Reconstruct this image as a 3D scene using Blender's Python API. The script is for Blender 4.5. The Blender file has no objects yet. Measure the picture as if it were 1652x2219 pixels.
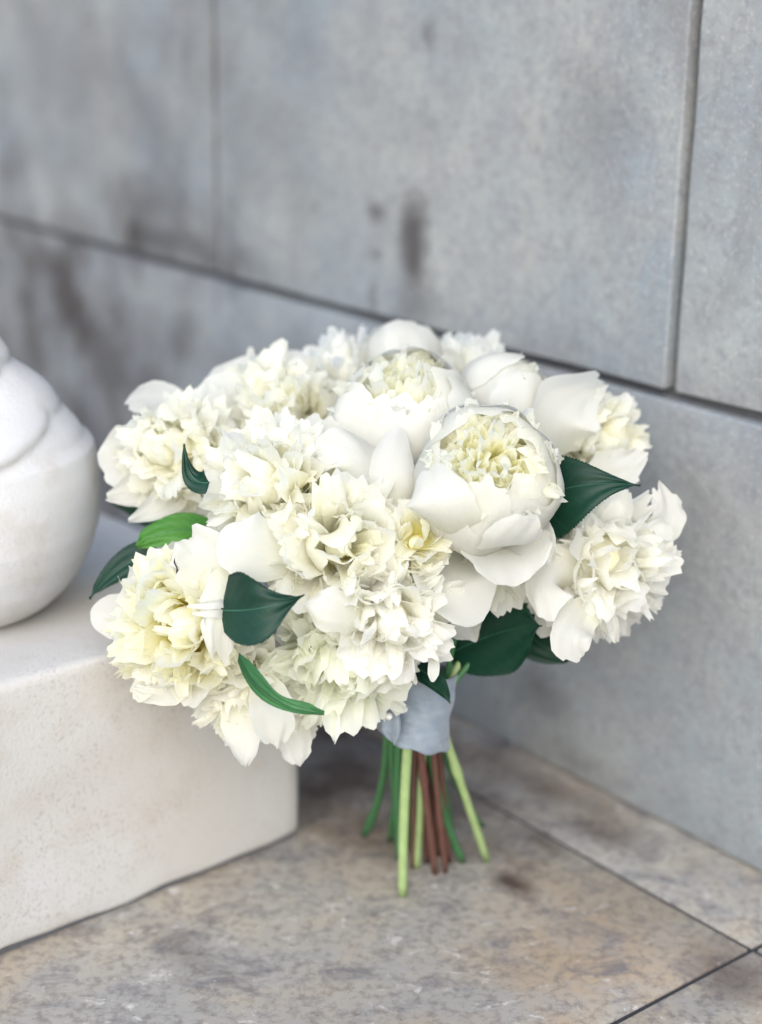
import bpy, math, random
import numpy as np
from mathutils import Vector, Matrix
rng = np.random.default_rng(11)
rad = math.radians
scene = bpy.context.scene
COL = scene.collection

# ------------------------------------------------------------------ camera, light
PITCH, ROLL, FOC, CAM_H = rad(18), rad(1), 3626.0, 0.54
FW = np.array([0, math.cos(PITCH), -math.sin(PITCH)])
_u = np.array([0, math.sin(PITCH), math.cos(PITCH)]); _r = np.array([1.0, 0, 0])
RT = math.cos(ROLL)*_r + math.sin(ROLL)*_u
UP = -math.sin(ROLL)*_r + math.cos(ROLL)*_u
CAM = np.array([0, 0, CAM_H])
cd = bpy.data.cameras.new('camera'); cam = bpy.data.objects.new('camera', cd); COL.objects.link(cam)
cam.matrix_world = Matrix(((RT[0], UP[0], -FW[0], CAM[0]), (RT[1], UP[1], -FW[1], CAM[1]), (RT[2], UP[2], -FW[2], CAM[2]), (0, 0, 0, 1)))
cd.sensor_fit = 'VERTICAL'; cd.sensor_height = 56.0; cd.lens = FOC/2219*56.0
cd.clip_start = 0.05; cd.clip_end = 200
cd.dof.use_dof = True; cd.dof.focus_distance = 0.885; cd.dof.aperture_fstop = 4.8
scene.camera = cam
scene.view_settings.view_transform = 'Standard'; scene.view_settings.look = 'None'
scene.view_settings.exposure = 1.22; scene.view_settings.gamma = 1.0

SUN_EL, SUN_AZ = rad(38), rad(188)      # azimuth clockwise from +Y (camera looks +Y)
world = bpy.data.worlds.new('World'); scene.world = world; world.use_nodes = True
wn = world.node_tree; bg = wn.nodes['Background']
sky = wn.nodes.new('ShaderNodeTexSky'); sky.sky_type = 'NISHITA'; sky.sun_disc = False
sky.sun_elevation = SUN_EL; sky.sun_rotation = SUN_AZ; sky.dust_density = 1.5; sky.air_density = 1.0; sky.ozone_density = 1.0
wn.links.new(sky.outputs[0], bg.inputs[0]); bg.inputs[1].default_value = 0.15
sd = bpy.data.lights.new('sun', 'SUN'); sd.energy = 0.78; sd.angle = rad(60); sd.color = (1.0, 0.985, 0.94)
sun = bpy.data.objects.new('sun', sd); COL.objects.link(sun)
sdir = Vector((math.sin(SUN_AZ)*math.cos(SUN_EL), math.cos(SUN_AZ)*math.cos(SUN_EL), math.sin(SUN_EL)))
sun.rotation_euler = sdir.to_track_quat('Z', 'Y').to_euler()
scene.cycles.max_bounces = 16; scene.cycles.diffuse_bounces = 14; scene.cycles.transmission_bounces = 14
scene.render.film_transparent = False

# ------------------------------------------------------------------ helpers
def ray(x, y): return FW + (x-826)/FOC*RT - (y-1109.5)/FOC*UP
def P(x, y, d): return CAM + d*ray(x, y)                # point at depth d along the optical axis
def on_z(x, y, z=0.0):
    r = ray(x, y); return CAM + r*((z-CAM_H)/r[2])

def new_obj(name, verts, faces, mat, parent=None, smooth=True, uvs=None, loc=None):
    me = bpy.data.meshes.new(name)
    V = np.asarray(verts, dtype=float)
    if loc is not None: V = V - np.asarray(loc)
    me.from_pydata(V.tolist(), [], faces if isinstance(faces, list) else faces.tolist())
    if smooth: me.polygons.foreach_set('use_smooth', np.ones(len(me.polygons), dtype=bool))
    if uvs is not None:
        ul = me.uv_layers.new(name='UVMap')
        li = np.empty(len(me.loops), dtype=np.int32); me.loops.foreach_get('vertex_index', li)
        ul.data.foreach_set('uv', np.asarray(uvs, dtype=np.float32)[li].ravel())
    me.materials.append(mat); me.update()
    o = bpy.data.objects.new(name, me); COL.objects.link(o)
    if loc is not None: o.location = loc
    if parent is not None:
        o.parent = parent
        o.matrix_parent_inverse = parent_inv(parent)
    return o
def parent_inv(p):
    m = Matrix.Identity(4); q = p
    while q is not None:
        m = q.matrix_basis @ m if q.parent is None else q.matrix_parent_inverse @ q.matrix_basis @ m
        q = q.parent
    return m.inverted()
def empty(name, loc, label, cat, group=None):
    o = bpy.data.objects.new(name, None); COL.objects.link(o); o.location = loc; o.empty_display_size = .05
    o['label'] = label; o['category'] = cat
    if group: o['group'] = group
    return o

class Nodes:
    def __init__(s, name):
        s.m = bpy.data.materials.new(name); s.m.use_nodes = True
        s.t = s.m.node_tree; s.b = s.t.nodes['Principled BSDF']; s.out = s.t.nodes['Material Output']
    def n(s, typ, **kw):
        x = s.t.nodes.new(typ)
        for k, v in kw.items():
            if k in x.inputs: x.inputs[k].default_value = v
            else: setattr(x, k, v)
        return x
    def l(s, a, b): s.t.links.new(a, b)
    def noise(s, vec, scale, detail=4, rough=.55, dist=0):
        x = s.n('ShaderNodeTexNoise'); x.inputs['Scale'].default_value = scale; x.inputs['Detail'].default_value = detail
        x.inputs['Roughness'].default_value = rough; x.inputs['Distortion'].default_value = dist
        if vec is not None: s.l(vec, x.inputs['Vector'])
        return x.outputs['Fac']
    def ramp(s, fac, stops):
        x = s.n('ShaderNodeValToRGB'); e = x.color_ramp.elements
        while len(e) < len(stops): e.new(.5)
        for i, (p, c) in enumerate(stops):
            e[i].position = p; e[i].color = (c, c, c, 1) if isinstance(c, (int, float)) else (*c, 1)
        s.l(fac, x.inputs[0]); return x.outputs[0]
    def mix(s, fac, a, b, mode='MIX'):
        x = s.n('ShaderNodeMix', data_type='RGBA', blend_type=mode)
        for sock, v in ((x.inputs[0], fac), (x.inputs[6], a), (x.inputs[7], b)):
            if isinstance(v, (int, float)): sock.default_value = v
            elif isinstance(v, tuple): sock.default_value = (*v, 1)
            else: s.l(v, sock)
        return x.outputs[2]
    def _half(s, x):
        m = s.n('ShaderNodeMath', operation='MULTIPLY'); s.l(x, m.inputs[0]); m.inputs[1].default_value = .4; return m.outputs[0]
    def bump(s, h, strength, dist=.001, prev=None):
        x = s.n('ShaderNodeBump'); x.inputs['Strength'].default_value = strength; x.inputs['Distance'].default_value = dist
        s.l(h, x.inputs['Height'])
        if prev is not None: s.l(prev, x.inputs['Normal'])
        return x.outputs[0]
    def geo(s, scale=None, offset_random=False):
        tc = s.n('ShaderNodeTexCoord'); v = tc.outputs['Object']
        if offset_random:
            oi = s.n('ShaderNodeObjectInfo'); m = s.n('ShaderNodeVectorMath', operation='SCALE'); m.inputs[0].default_value = (7, 13, 5)
            s.l(oi.outputs['Random'], m.inputs['Scale'])
            a = s.n('ShaderNodeVectorMath', operation='ADD'); s.l(v, a.inputs[0]); s.l(m.outputs[0], a.inputs[1]); v = a.outputs[0]
        if scale:
            mp = s.n('ShaderNodeMapping'); mp.inputs['Scale'].default_value = scale; s.l(v, mp.inputs[0]); v = mp.outputs[0]
        return v

# ------------------------------------------------------------------ wall plane
A = on_z(1000, 1560); B = on_z(1652, 1895)
W_DIR = (B-A)/np.linalg.norm(B-A); W_N = np.array([W_DIR[1], -W_DIR[0], 0])      # W_N points out of the wall to the room
if np.dot(W_N, -A) < 0: W_N = -W_N
def on_wall(x, y):
    r = ray(x, y); q = CAM + r*(np.dot(A-CAM, W_N)/np.dot(r, W_N)); return np.dot(q-A, W_DIR), q[2]
STAINS_SHADE = []  # wall marks; the broad dark ellipses paint in shade on the left
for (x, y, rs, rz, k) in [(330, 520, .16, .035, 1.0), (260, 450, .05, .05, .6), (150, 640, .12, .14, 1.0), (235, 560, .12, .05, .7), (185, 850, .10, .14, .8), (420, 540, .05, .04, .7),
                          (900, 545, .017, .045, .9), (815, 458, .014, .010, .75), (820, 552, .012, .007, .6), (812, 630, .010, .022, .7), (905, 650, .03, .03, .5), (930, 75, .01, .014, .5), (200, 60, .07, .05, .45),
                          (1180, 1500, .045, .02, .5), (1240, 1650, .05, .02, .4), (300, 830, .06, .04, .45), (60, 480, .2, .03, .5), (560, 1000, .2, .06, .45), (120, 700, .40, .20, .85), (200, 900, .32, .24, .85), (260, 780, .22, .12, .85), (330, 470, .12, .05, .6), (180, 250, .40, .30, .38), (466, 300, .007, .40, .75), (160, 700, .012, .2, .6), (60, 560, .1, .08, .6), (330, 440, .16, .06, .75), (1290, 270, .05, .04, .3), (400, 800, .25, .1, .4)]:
    s_, z_ = on_wall(x, y); STAINS_SHADE.append((A + W_DIR*s_ + np.array([0, 0, z_]), W_DIR, np.array([0, 0, 1.0]), rs, rz, k))
FSTAINS_SHADE = []  # floor marks; brown patches behind the bouquet and by the stems paint in shadow
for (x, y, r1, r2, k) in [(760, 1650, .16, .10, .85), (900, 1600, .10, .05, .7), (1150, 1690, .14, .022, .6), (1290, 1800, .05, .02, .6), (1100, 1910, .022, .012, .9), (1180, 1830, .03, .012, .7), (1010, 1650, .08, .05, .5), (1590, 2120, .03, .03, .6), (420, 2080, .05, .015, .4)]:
    FSTAINS_SHADE.append((on_z(x, y), W_DIR, W_N, r1, r2, k))
# ------------------------------------------------------------------ materials
def stain_shade_mask(N, marks):
    # stone stains plus dark patches painting in shade: (centre, axis 1, axis 2, half sizes, strength)
    ge = N.n('ShaderNodeNewGeometry'); wob = N.n('ShaderNodeTexNoise'); wob.inputs['Scale'].default_value = 17; wob.inputs['Detail'].default_value = 5
    N.l(ge.outputs['Position'], wob.inputs['Vector']); tot = None
    for (q, e1, e2, r1, r2, k) in marks:
        a = N.n('ShaderNodeVectorMath', operation='SUBTRACT'); N.l(ge.outputs['Position'], a.inputs[0]); a.inputs[1].default_value = q
        b = N.n('ShaderNodeVectorMath', operation='DOT_PRODUCT'); N.l(a.outputs[0], b.inputs[0]); b.inputs[1].default_value = e1/r1
        zc = N.n('ShaderNodeVectorMath', operation='DOT_PRODUCT'); N.l(a.outputs[0], zc.inputs[0]); zc.inputs[1].default_value = e2/r2
        d = N.n('ShaderNodeCombineXYZ'); N.l(b.outputs['Value'], d.inputs[0]); N.l(zc.outputs['Value'], d.inputs[1])
        ln = N.n('ShaderNodeVectorMath', operation='LENGTH'); N.l(d.outputs[0], ln.inputs[0])
        ad = N.n('ShaderNodeMath', operation='MULTIPLY_ADD'); N.l(wob.outputs['Fac'], ad.inputs[0]); ad.inputs[1].default_value = 2.6; N.l(ln.outputs['Value'], ad.inputs[2])
        f = N.ramp(N._half(ad.outputs[0]), [(.50, k), (.98, 0)])
        tot = f if tot is None else N.mix(1.0, tot, f, 'LIGHTEN')
    return tot
def mat_wall():
    N = Nodes('weathered_limestone'); v = N.geo(offset_random=True)
    big = N.noise(v, 5, 5, .6, .3); mid = N.noise(v, 22, 6, .65); fine = N.noise(v, 150, 4, .7); sp = N.noise(v, 330, 2, .6)
    c = N.mix(N.ramp(big, [(.3, 0), (.7, 1)]), (.205, .245, .272), (.33, .337, .317))
    c = N.mix(N.ramp(mid, [(.32, .65), (.6, 0)]), c, (.215, .22, .23))
    c = N.mix(N.ramp(N.noise(v, 9, 8, .75, .3), [(.46, 0), (.66, .5)]), c, (.36, .352, .318))
    c = N.mix(N.ramp(N.noise(v, 75, 5, .7), [(.36, .5), (.5, 0)]), c, (.22, .225, .24))
    stain = N.noise(N.geo((1, 1, .45), True), 7.5, 6, .62, .6)
    c = N.mix(N.ramp(stain, [(.60, 0), (.74, .5)]), c, (.12, .11, .11))
    c = N.mix(N.ramp(fine, [(.34, .5), (.54, 0)]), c, (.19, .195, .205))
    c = N.mix(N.ramp(sp, [(.56, 0), (.72, .5)]), c, (.42, .41, .40))
    c = N.mix(stain_shade_mask(N, STAINS_SHADE), c, (.060, .052, .050))
    N.l(c, N.b.inputs['Base Color']); N.b.inputs['Roughness'].default_value = .85
    h = N.bump(mid, .35, .004); h = N.bump(fine, .5, .0015, h)
    N.l(h, N.b.inputs['Normal']); return N.m
def mat_plinth(name='pale_marble', base1=(.535, .53, .51), base2=(.48, .45, .41), pit=.8):
    N = Nodes(name); v = N.geo()
    big = N.noise(v, 6, 5, .6, .5); mid = N.noise(v, 30, 5, .6); fine = N.noise(v, 420, 3, .75)
    c = N.mix(N.ramp(big, [(.35, 0), (.68, 1)]), base1, base2)
    c = N.mix(N.ramp(mid, [(.50, 0), (.70, .5)]), c, (.43, .375, .315))
    c = N.mix(N.mix(1.0, N.ramp(fine, [(.36, pit), (.47, 0)]), N.ramp(N.noise(v, 14, 5, .6), [(.4, 0), (.62, 1)]), 'MULTIPLY'), c, (.32, .285, .26))
    N.l(c, N.b.inputs['Base Color']); N.b.inputs['Roughness'].default_value = .7
    h = N.bump(mid, .3, .002); h = N.bump(fine, .45, .0009, h); N.l(h, N.b.inputs['Normal']); return N.m
def mat_floor():
    N = Nodes('travertine'); v = N.geo(offset_random=True); vs = N.geo((1, 1.25, 1), True)
    big = N.noise(v, 4.5, 5, .6, .6); mid = N.noise(vs, 32, 8, .75, .5); fine = N.noise(v, 170, 4, .75)
    c = N.mix(N.ramp(big, [(.32, 0), (.66, 1)]), (.40, .377, .32), (.36, .28, .195))
    c = N.mix(N.ramp(N.noise(v, 11, 5, .65, .5), [(.42, 0), (.62, .75)]), c, (.30, .30, .29))
    c = N.mix(N.ramp(mid, [(.34, .85), (.49, 0)]), c, (.13, .125, .14))
    c = N.mix(N.ramp(N.noise(vs, 60, 4, .7, .8), [(.60, 0), (.70, .8)]), c, (.60, .57, .54))
    c = N.mix(N.ramp(N.noise(vs, 16, 8, .75, .9), [(.29, .95), (.375, 0)]), c, (.055, .05, .052))
    c = N.mix(N.ramp(fine, [(.36, .6), (.52, 0)]), c, (.14, .12, .11))
    c = N.mix(stain_shade_mask(N, FSTAINS_SHADE), c, (.046, .022, .015))
    N.l(c, N.b.inputs['Base Color']); N.b.inputs['Roughness'].default_value = .62
    h = N.bump(mid, .25, .002); h = N.bump(fine, .35, .0008, h); N.l(h, N.b.inputs['Normal']); return N.m
def mat_plain(name, col, rough=.8, nscale=80, amt=.3, bump=.2, spec=.5):
    N = Nodes(name); v = N.geo(); f = N.noise(v, nscale, 4, .6)
    c = N.mix(N.ramp(f, [(.3, amt), (.6, 0)]), col, tuple(x*.55 for x in col))
    N.l(c, N.b.inputs['Base Color']); N.b.inputs['Roughness'].default_value = rough
    N.b.inputs['Specular IOR Level'].default_value = spec
    N.l(N.bump(f, bump, .001), N.b.inputs['Normal']); return N.m
def mat_petal(name, tip, base, y0, y1, transl=.64):
    N = Nodes(name); uv = N.n('ShaderNodeUVMap'); sep = N.n('ShaderNodeSeparateXYZ'); N.l(uv.outputs[0], sep.inputs[0])
    c = N.mix(N.ramp(sep.outputs['Y'], [(y0, 1), (y1, 0)]), tip, base)
    mp = N.n('ShaderNodeMapping'); mp.inputs['Scale'].default_value = (26, 2.5, 1); N.l(uv.outputs[0], mp.inputs[0])
    vein = N.noise(mp.outputs[0], 1.6, 3, .6, .3); blot = N.noise(N.geo(), 60, 3, .5)
    c = N.mix(N.ramp(vein, [(.3, .35), (.6, 0)]), c, tuple(x*y_ for x, y_ in zip(base, (.93, .94, .95))))
    c = N.mix(N.ramp(blot, [(.45, 0), (.75, .5)]), c, tuple(.5*(a+b) for a, b in zip(tip, base)))
    N.l(c, N.b.inputs['Base Color']); N.b.inputs['Roughness'].default_value = .58; N.b.inputs['Specular IOR Level'].default_value = .25
    crump = N.noise(N.geo(), 190, 5, .65, .4)
    h = N.bump(vein, .40, .0007); h = N.bump(crump, .14, .0008, h); N.l(h, N.b.inputs['Normal'])
    tr = N.n('ShaderNodeBsdfTranslucent'); N.l(c, tr.inputs[0]); N.l(h, tr.inputs['Normal'])
    ms = N.n('ShaderNodeMixShader'); ms.inputs[0].default_value = transl
    N.l(N.b.outputs[0], ms.inputs[1]); N.l(tr.outputs[0], ms.inputs[2]); N.l(ms.outputs[0], N.out.inputs[0]); return N.m
def mat_leaf(name, col, col2, rough=.48, transl=.05):
    N = Nodes(name); uv = N.n('ShaderNodeUVMap'); sep = N.n('ShaderNodeSeparateXYZ'); N.l(uv.outputs[0], sep.inputs[0])
    # side veins: chevrons running from the midrib (u) towards the tip (v)
    ab = N.n('ShaderNodeMath', operation='ABSOLUTE'); N.l(sep.outputs['X'], ab.inputs[0])
    m1 = N.n('ShaderNodeMath', operation='MULTIPLY_ADD'); N.l(ab.outputs[0], m1.inputs[0]); m1.inputs[1].default_value = -.28; N.l(sep.outputs['Y'], m1.inputs[2])
    m2 = N.n('ShaderNodeMath', operation='MULTIPLY'); N.l(m1.outputs[0], m2.inputs[0]); m2.inputs[1].default_value = 50
    sn = N.n('ShaderNodeMath', operation='SINE'); N.l(m2.outputs[0], sn.inputs[0])
    v = N.ramp(sn.outputs[0], [(.8, 0), (1.0, 1)])
    f = N.noise(N.geo(), 140, 4, .6); g = N.noise(N.geo(), 28, 3, .5)
    c = N.mix(N.ramp(g, [(.35, 0), (.7, 1)]), col, col2); c = N.mix(.22, c, N.mix(v, c, tuple(x*1.6 for x in col2)))
    N.l(c, N.b.inputs['Base Color']); N.b.inputs['Roughness'].default_value = rough; N.b.inputs['Specular IOR Level'].default_value = .28
    h = N.bump(v, .12, .0004); h = N.bump(f, .12, .0006, h); N.l(h, N.b.inputs['Normal'])
    tr = N.n('ShaderNodeBsdfTranslucent'); N.l(c, tr.inputs[0])
    ms = N.n('ShaderNodeMixShader'); ms.inputs[0].default_value = transl
    N.l(N.b.outputs[0], ms.inputs[1]); N.l(tr.outputs[0], ms.inputs[2]); N.l(ms.outputs[0], N.out.inputs[0]); return N.m
def mat_ribbon():
    N = Nodes('grey_blue_silk'); v = N.geo(); f = N.noise(v, 1500, 2, .5); g = N.noise(N.geo((1, 1, 3)), 45, 4, .6, .4)
    c = N.mix(N.ramp(g, [(.3, 0), (.7, 1)]), (.165, .205, .245), (.235, .275, .32)); N.l(c, N.b.inputs['Base Color'])
    N.b.inputs['Roughness'].default_value = .6; N.b.inputs['Sheen Weight'].default_value = .3
    h = N.bump(g, .7, .003); h = N.bump(f, .2, .0003, h); N.l(h, N.b.inputs['Normal']); return N.m

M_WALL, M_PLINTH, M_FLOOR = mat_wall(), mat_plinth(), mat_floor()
M_CARVED = mat_plinth('carved_white_marble', (.56, .563, .563), (.53, .52, .505), .25)
M_MORTAR = mat_plain('dark_mortar', (.10, .10, .105), .95, 200)
M_JOINT = mat_plain('black_joint_grout', (.035, .036, .042), .95, 200)
M_WHITE = mat_petal('petal_white', (.96, .958, .935), (.955, .93, .70), .08, .36)
M_CREAM = mat_petal('petal_cream', (.96, .956, .92), (.955, .91, .50), .10, .42)
M_GREENISH = mat_petal('petal_greenish_white', (.945, .955, .895), (.93, .93, .66), .12, .5)
M_YELLOW = mat_petal('petal_yellow_throat', (.96, .952, .89), (.96, .90, .30), .18, .6)
M_DEEP = mat_petal('petal_deep_yellow_throat', (.96, .955, .905), (.96, .88, .13), .34, .66)
M_THROAT = mat_petal('petal_pale_throat', (.96, .955, .90), (.96, .93, .50), .5, .9, .7)
M_OUTER = mat_petal('petal_outer_shell', (.80, .795, .75), (.81, .80, .67), .05, .5, .52)
M_CORE = mat_plain('flower_heart', (.93, .90, .70), .8, 90, .3, .6)
M_LEAF = mat_leaf('camellia_leaf', (.003, .025, .014), (.005, .037, .020))
M_LEAF_UNDER = mat_leaf('camellia_leaf_pale', (.035, .13, .05), (.06, .19, .06), .45, .15)
M_LEAF_YOUNG = mat_leaf('young_leaf', (.045, .17, .025), (.085, .25, .04), .45, .2)
M_STEM = mat_plain('stem_green', (.34, .46, .19), .45, 150, .4)
M_STEM_DARK = mat_plain('stem_dark_green', (.05, .17, .06), .5, 150, .4)
M_STEM_BROWN = mat_plain('stem_reddish_brown', (.13, .055, .04), .7, 120, .5, .5)
M_CALYX = mat_plain('calyx_green', (.12, .22, .06), .5, 150)
M_RIBBON = mat_ribbon()
M_PEARL = mat_plain('pearl', (.85, .84, .82), .15, 10, 0, 0)
M_ANTHER = mat_plain('brown_petal_spot', (.45, .22, .03), .8, 200)

# ------------------------------------------------------------------ setting: wall, floor

def rough_block(name, o, ux, uy, uz, sx, sy, sz, mat, parent, cham=.004, seed=0, seg=10, jit=.0012, loc=None, label=None):
    """box with worn, chamfered edges; o = corner, axes ux uy uz, sizes sx sy sz"""
    r = np.random.default_rng(seed); ph = r.uniform(0, 6.28, 12)
    def div(s):
        n = max(2, int(round(s/(max(sx, sy, sz)/seg))))
        return np.array([0, cham*.5/s, cham/s] + list(np.linspace(0, 1, n+1)[1:-1]) + [1-cham/s, 1-cham*.5/s, 1])
    ax, ay, az = div(sx), div(sy), div(sz)
    idx, V, F = {}, [], []
    def vid(i, j, k):
        key = (i, j, k)
        if key not in idx:
            p = np.array([ax[i]*sx, ay[j]*sy, az[k]*sz]); q = p.copy()
            # rounding: pull inside a rounded box
            inner = np.clip(p, cham, np.array([sx, sy, sz])-cham); d = p-inner; L = np.linalg.norm(d)
            wear = cham*(1.05+.13*math.sin(61*p[0]+ph[0])+.1*math.sin(113*p[0]+ph[1])+.1*math.sin(90*p[1]+ph[2])+.08*math.sin(83*p[2]+ph[9]))
            if L > 1e-9: q = inner + d/L*min(L, wear if np.count_nonzero(np.abs(d) > 1e-9) > 1 else cham)
            q = q + jit*np.array([math.sin(31*p[1]+ph[3])+math.sin(67*p[2]+ph[4]), math.sin(29*p[0]+ph[5])+math.sin(71*p[2]+ph[6]), math.sin(33*p[0]+ph[7])+math.sin(59*p[1]+ph[8])])*.5
            idx[key] = len(V); V.append(o + ux*q[0] + uy*q[1] + uz*q[2])
        return idx[key]
    nx, ny, nz = len(ax)-1, len(ay)-1, len(az)-1
    for i in range(nx):
        for j in range(ny):
            F.append([vid(i, j, 0), vid(i, j+1, 0), vid(i+1, j+1, 0), vid(i+1, j, 0)])
            F.append([vid(i, j, nz), vid(i+1, j, nz), vid(i+1, j+1, nz), vid(i, j+1, nz)])
    for i in range(nx):
        for k in range(nz):
            F.append([vid(i, 0, k), vid(i+1, 0, k), vid(i+1, 0, k+1), vid(i, 0, k+1)])
            F.append([vid(i, ny, k), vid(i, ny, k+1), vid(i+1, ny, k+1), vid(i+1, ny, k)])
    for j in range(ny):
        for k in range(nz):
            F.append([vid(0, j, k), vid(0, j, k+1), vid(0, j+1, k+1), vid(0, j+1, k)])
            F.append([vid(nx, j, k), vid(nx, j+1, k), vid(nx, j+1, k+1), vid(nx, j, k+1)])
    if np.dot(np.cross(ux, uy), uz) < 0: F = [f[::-1] for f in F]
    ob = new_obj(name, V, F, mat, parent, True, loc=loc)
    if label: ob['label'] = label
    return ob

Z = np.array([0, 0, 1.0])
def wp(s, z, out=0.0): return A + W_DIR*s + Z*z + W_N*out
S0, S1 = -1.59, .95
def simple_box(o, ux, uy, uz, sx, sy, sz):
    V = [o+ux*a*sx+uy*b*sy+uz*c*sz for c in (0, 1) for b in (0, 1) for a in (0, 1)]
    F = [[0, 2, 3, 1], [4, 5, 7, 6], [0, 1, 5, 4], [2, 6, 7, 3], [0, 4, 6, 2], [1, 3, 7, 5]]
    if np.dot(np.cross(ux, uy), uz) < 0: F = [f[::-1] for f in F]
    return V, F
V, F = simple_box(wp(S0, -.02, -.16), W_DIR, W_N, Z, S1-S0, .150, 1.50)
wall = new_obj('stone_wall', V, F, M_MORTAR, None, False, loc=wp(-.3, 0, -.1))
wall['label'] = 'weathered grey limestone block wall rising behind the bouquet'; wall['category'] = 'wall'
G, GH = .0036, .0026
rows = [(0.0, .290, -.573), (.290, .60, -.324), (.60, .90, -.573), (.90, 1.2, -.324), (1.2, 1.48, -.573)]
sd_ = 1
for z0, z1, off in rows:
    s = off
    while s > S0+.02: s -= .505
    while s < S1:
        a, b = max(s, S0), min(s+.505, S1)
        if b-a > .03:
            hh = z1-z0
            # z gap kept small: a thin open joint; blocks stand 0-2 mm proud of one another
            rough_block('stone_block', wp(a+G, z0+(GH if z0 > 0 else .001), -.12 + .0015*math.sin(sd_*2.3)), W_DIR, W_N, Z, b-a-2*G, .12, hh-2*GH, M_WALL, wall, .0020, sd_, 12, .0008, loc=wp((a+b)/2, (z0+z1)/2, -.05))
            sd_ += 1
        s += .505

# floor slabs: one grid parallel to the wall
X = on_z(1631, 2057)                                     # where joints cross
bw = np.dot(X-A, W_N); a0 = np.dot(X-A, W_DIR)
def fp(a, b, z=0.0): return A + W_DIR*a + W_N*b + Z*z
V, F = simple_box(fp(-2.4, -.2, -.06), W_DIR, W_N, Z, 4.3, 2.2, .0582)
floor = new_obj('floor', V, F, M_JOINT, None, False, loc=fp(0, .3, -.03)); floor['kind'] = 'structure'
T = .62; g = .0021
cols = [a0-T*k for k in (4, 3, 2, 1, 0, -1, -2)]
bands = [(-.04, bw), (bw, bw+T), (bw+T, bw+2*T), (bw+2*T, bw+2.6*T)]
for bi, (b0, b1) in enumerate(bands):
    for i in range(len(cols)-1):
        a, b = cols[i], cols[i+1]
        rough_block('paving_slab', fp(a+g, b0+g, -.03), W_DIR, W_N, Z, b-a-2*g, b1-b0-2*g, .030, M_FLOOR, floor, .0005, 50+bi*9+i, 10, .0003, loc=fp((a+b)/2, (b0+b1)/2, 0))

# plinth and baluster
PC = on_z(658, 1812); PL = on_z(0, 2080); E_DIR = (PL-PC)/np.linalg.norm(PL-PC)   # along the front face to the left
B_DIR = -W_DIR - E_DIR*np.dot(-W_DIR, E_DIR); B_DIR /= np.linalg.norm(B_DIR)
PT = .166
plinth = rough_block('plinth', PC+Z*.002, E_DIR, B_DIR, Z, .46, .44, PT-.002, M_PLINTH, None, .0060, 5, 34, .0009, loc=PC+E_DIR*.23+B_DIR*.22)
plinth['label'] = 'pale marble plinth block with worn front edge, standing on the paving'; plinth['category'] = 'plinth'
V, F = simple_box(PC+E_DIR*.004+B_DIR*.004-Z*.0005, E_DIR, B_DIR, Z, .452, .432, .004)
new_obj('mortar_bed', V, F, M_MORTAR, plinth, False)

BC = P(-108, 1050, 1.0)
def zb(y): return float(P(-108, y, 1.0)[2])
prof = [(.1665, .052), (.172, .060), (.18, .068), (.19, .0755), (.205, .083), (.22, .0875)] + [(zb(y), r_) for y, r_ in ((1060, .089), (1010, .0885), (960, .086), (915, .0805), (880, .0725), (850, .0625), (815, .0545), (780, .0455), (750, .0385), (720, .0335), (690, .0295), (650, .0265))] + [(.40, .025), (.44, .034), (.50, .040), (.56, .041), (.64, .034), (.72, .027), (.78, .030), (.80, .05), (.83, .055), (.845, .05)]
pz = np.array([p[0] for p in prof]); pr = np.array([p[1] for p in prof])
nz, nt = 260, 160
zs = np.linspace(pz[0], pz[-1], nz); th = np.linspace(0, 2*math.pi, nt, endpoint=False)
creases = np.array([.10, zb(868), zb(760), zb(672), .385, .42, .46, .50, .54, .58, .63, .68, .73, .78, .86, 1.2])
VV = []
for z in zs:
    for t in th:
        tf = ((math.pi*.06 - t + math.pi) % (2*math.pi)) - math.pi    # 0 at the right hand side, grows towards the camera
        zp = z + (.026 if z < zb(800) else .016)*max(0, tf-.45)
        k = np.searchsorted(creases, zp)-1; k = max(0, min(k, len(creases)-2))
        f = (zp-creases[k])/(creases[k+1]-creases[k])
        br = np.interp(z, pz, pr)
        amp = .0075*min(1, br/.05)*(1 if z < .75 else 0)
        seam = 1 if abs(tf) < 2.6 else max(0, (math.pi-abs(tf))/(math.pi-2.6))
        d = amp*(max(0, math.sin(math.pi*min(f*1.0, 1)))**.55)*(f*-.5+1.1) if k > 0 else amp*.25*max(0, 1-abs(zp-creases[1])/.03)*0
        br = br - (.003 if z > .27 else 0)
        rr = br + d*seam
        VV.append([BC[0]+rr*math.cos(t), BC[1]+rr*math.sin(t), z])
FF = [[i*nt+j, i*nt+(j+1) % nt, (i+1)*nt+(j+1) % nt, (i+1)*nt+j] for i in range(nz-1) for j in range(nt)]
FF.append(list(range(nt))[::-1]); FF.append([(nz-1)*nt+j for j in range(nt)])
bal = new_obj('baluster', VV, FF, M_CARVED, None, True, loc=(BC[0], BC[1], PT))
bal['label'] = 'swelling carved marble baluster with overlapping twisted rings, standing on the plinth'; bal['category'] = 'baluster'

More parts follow.
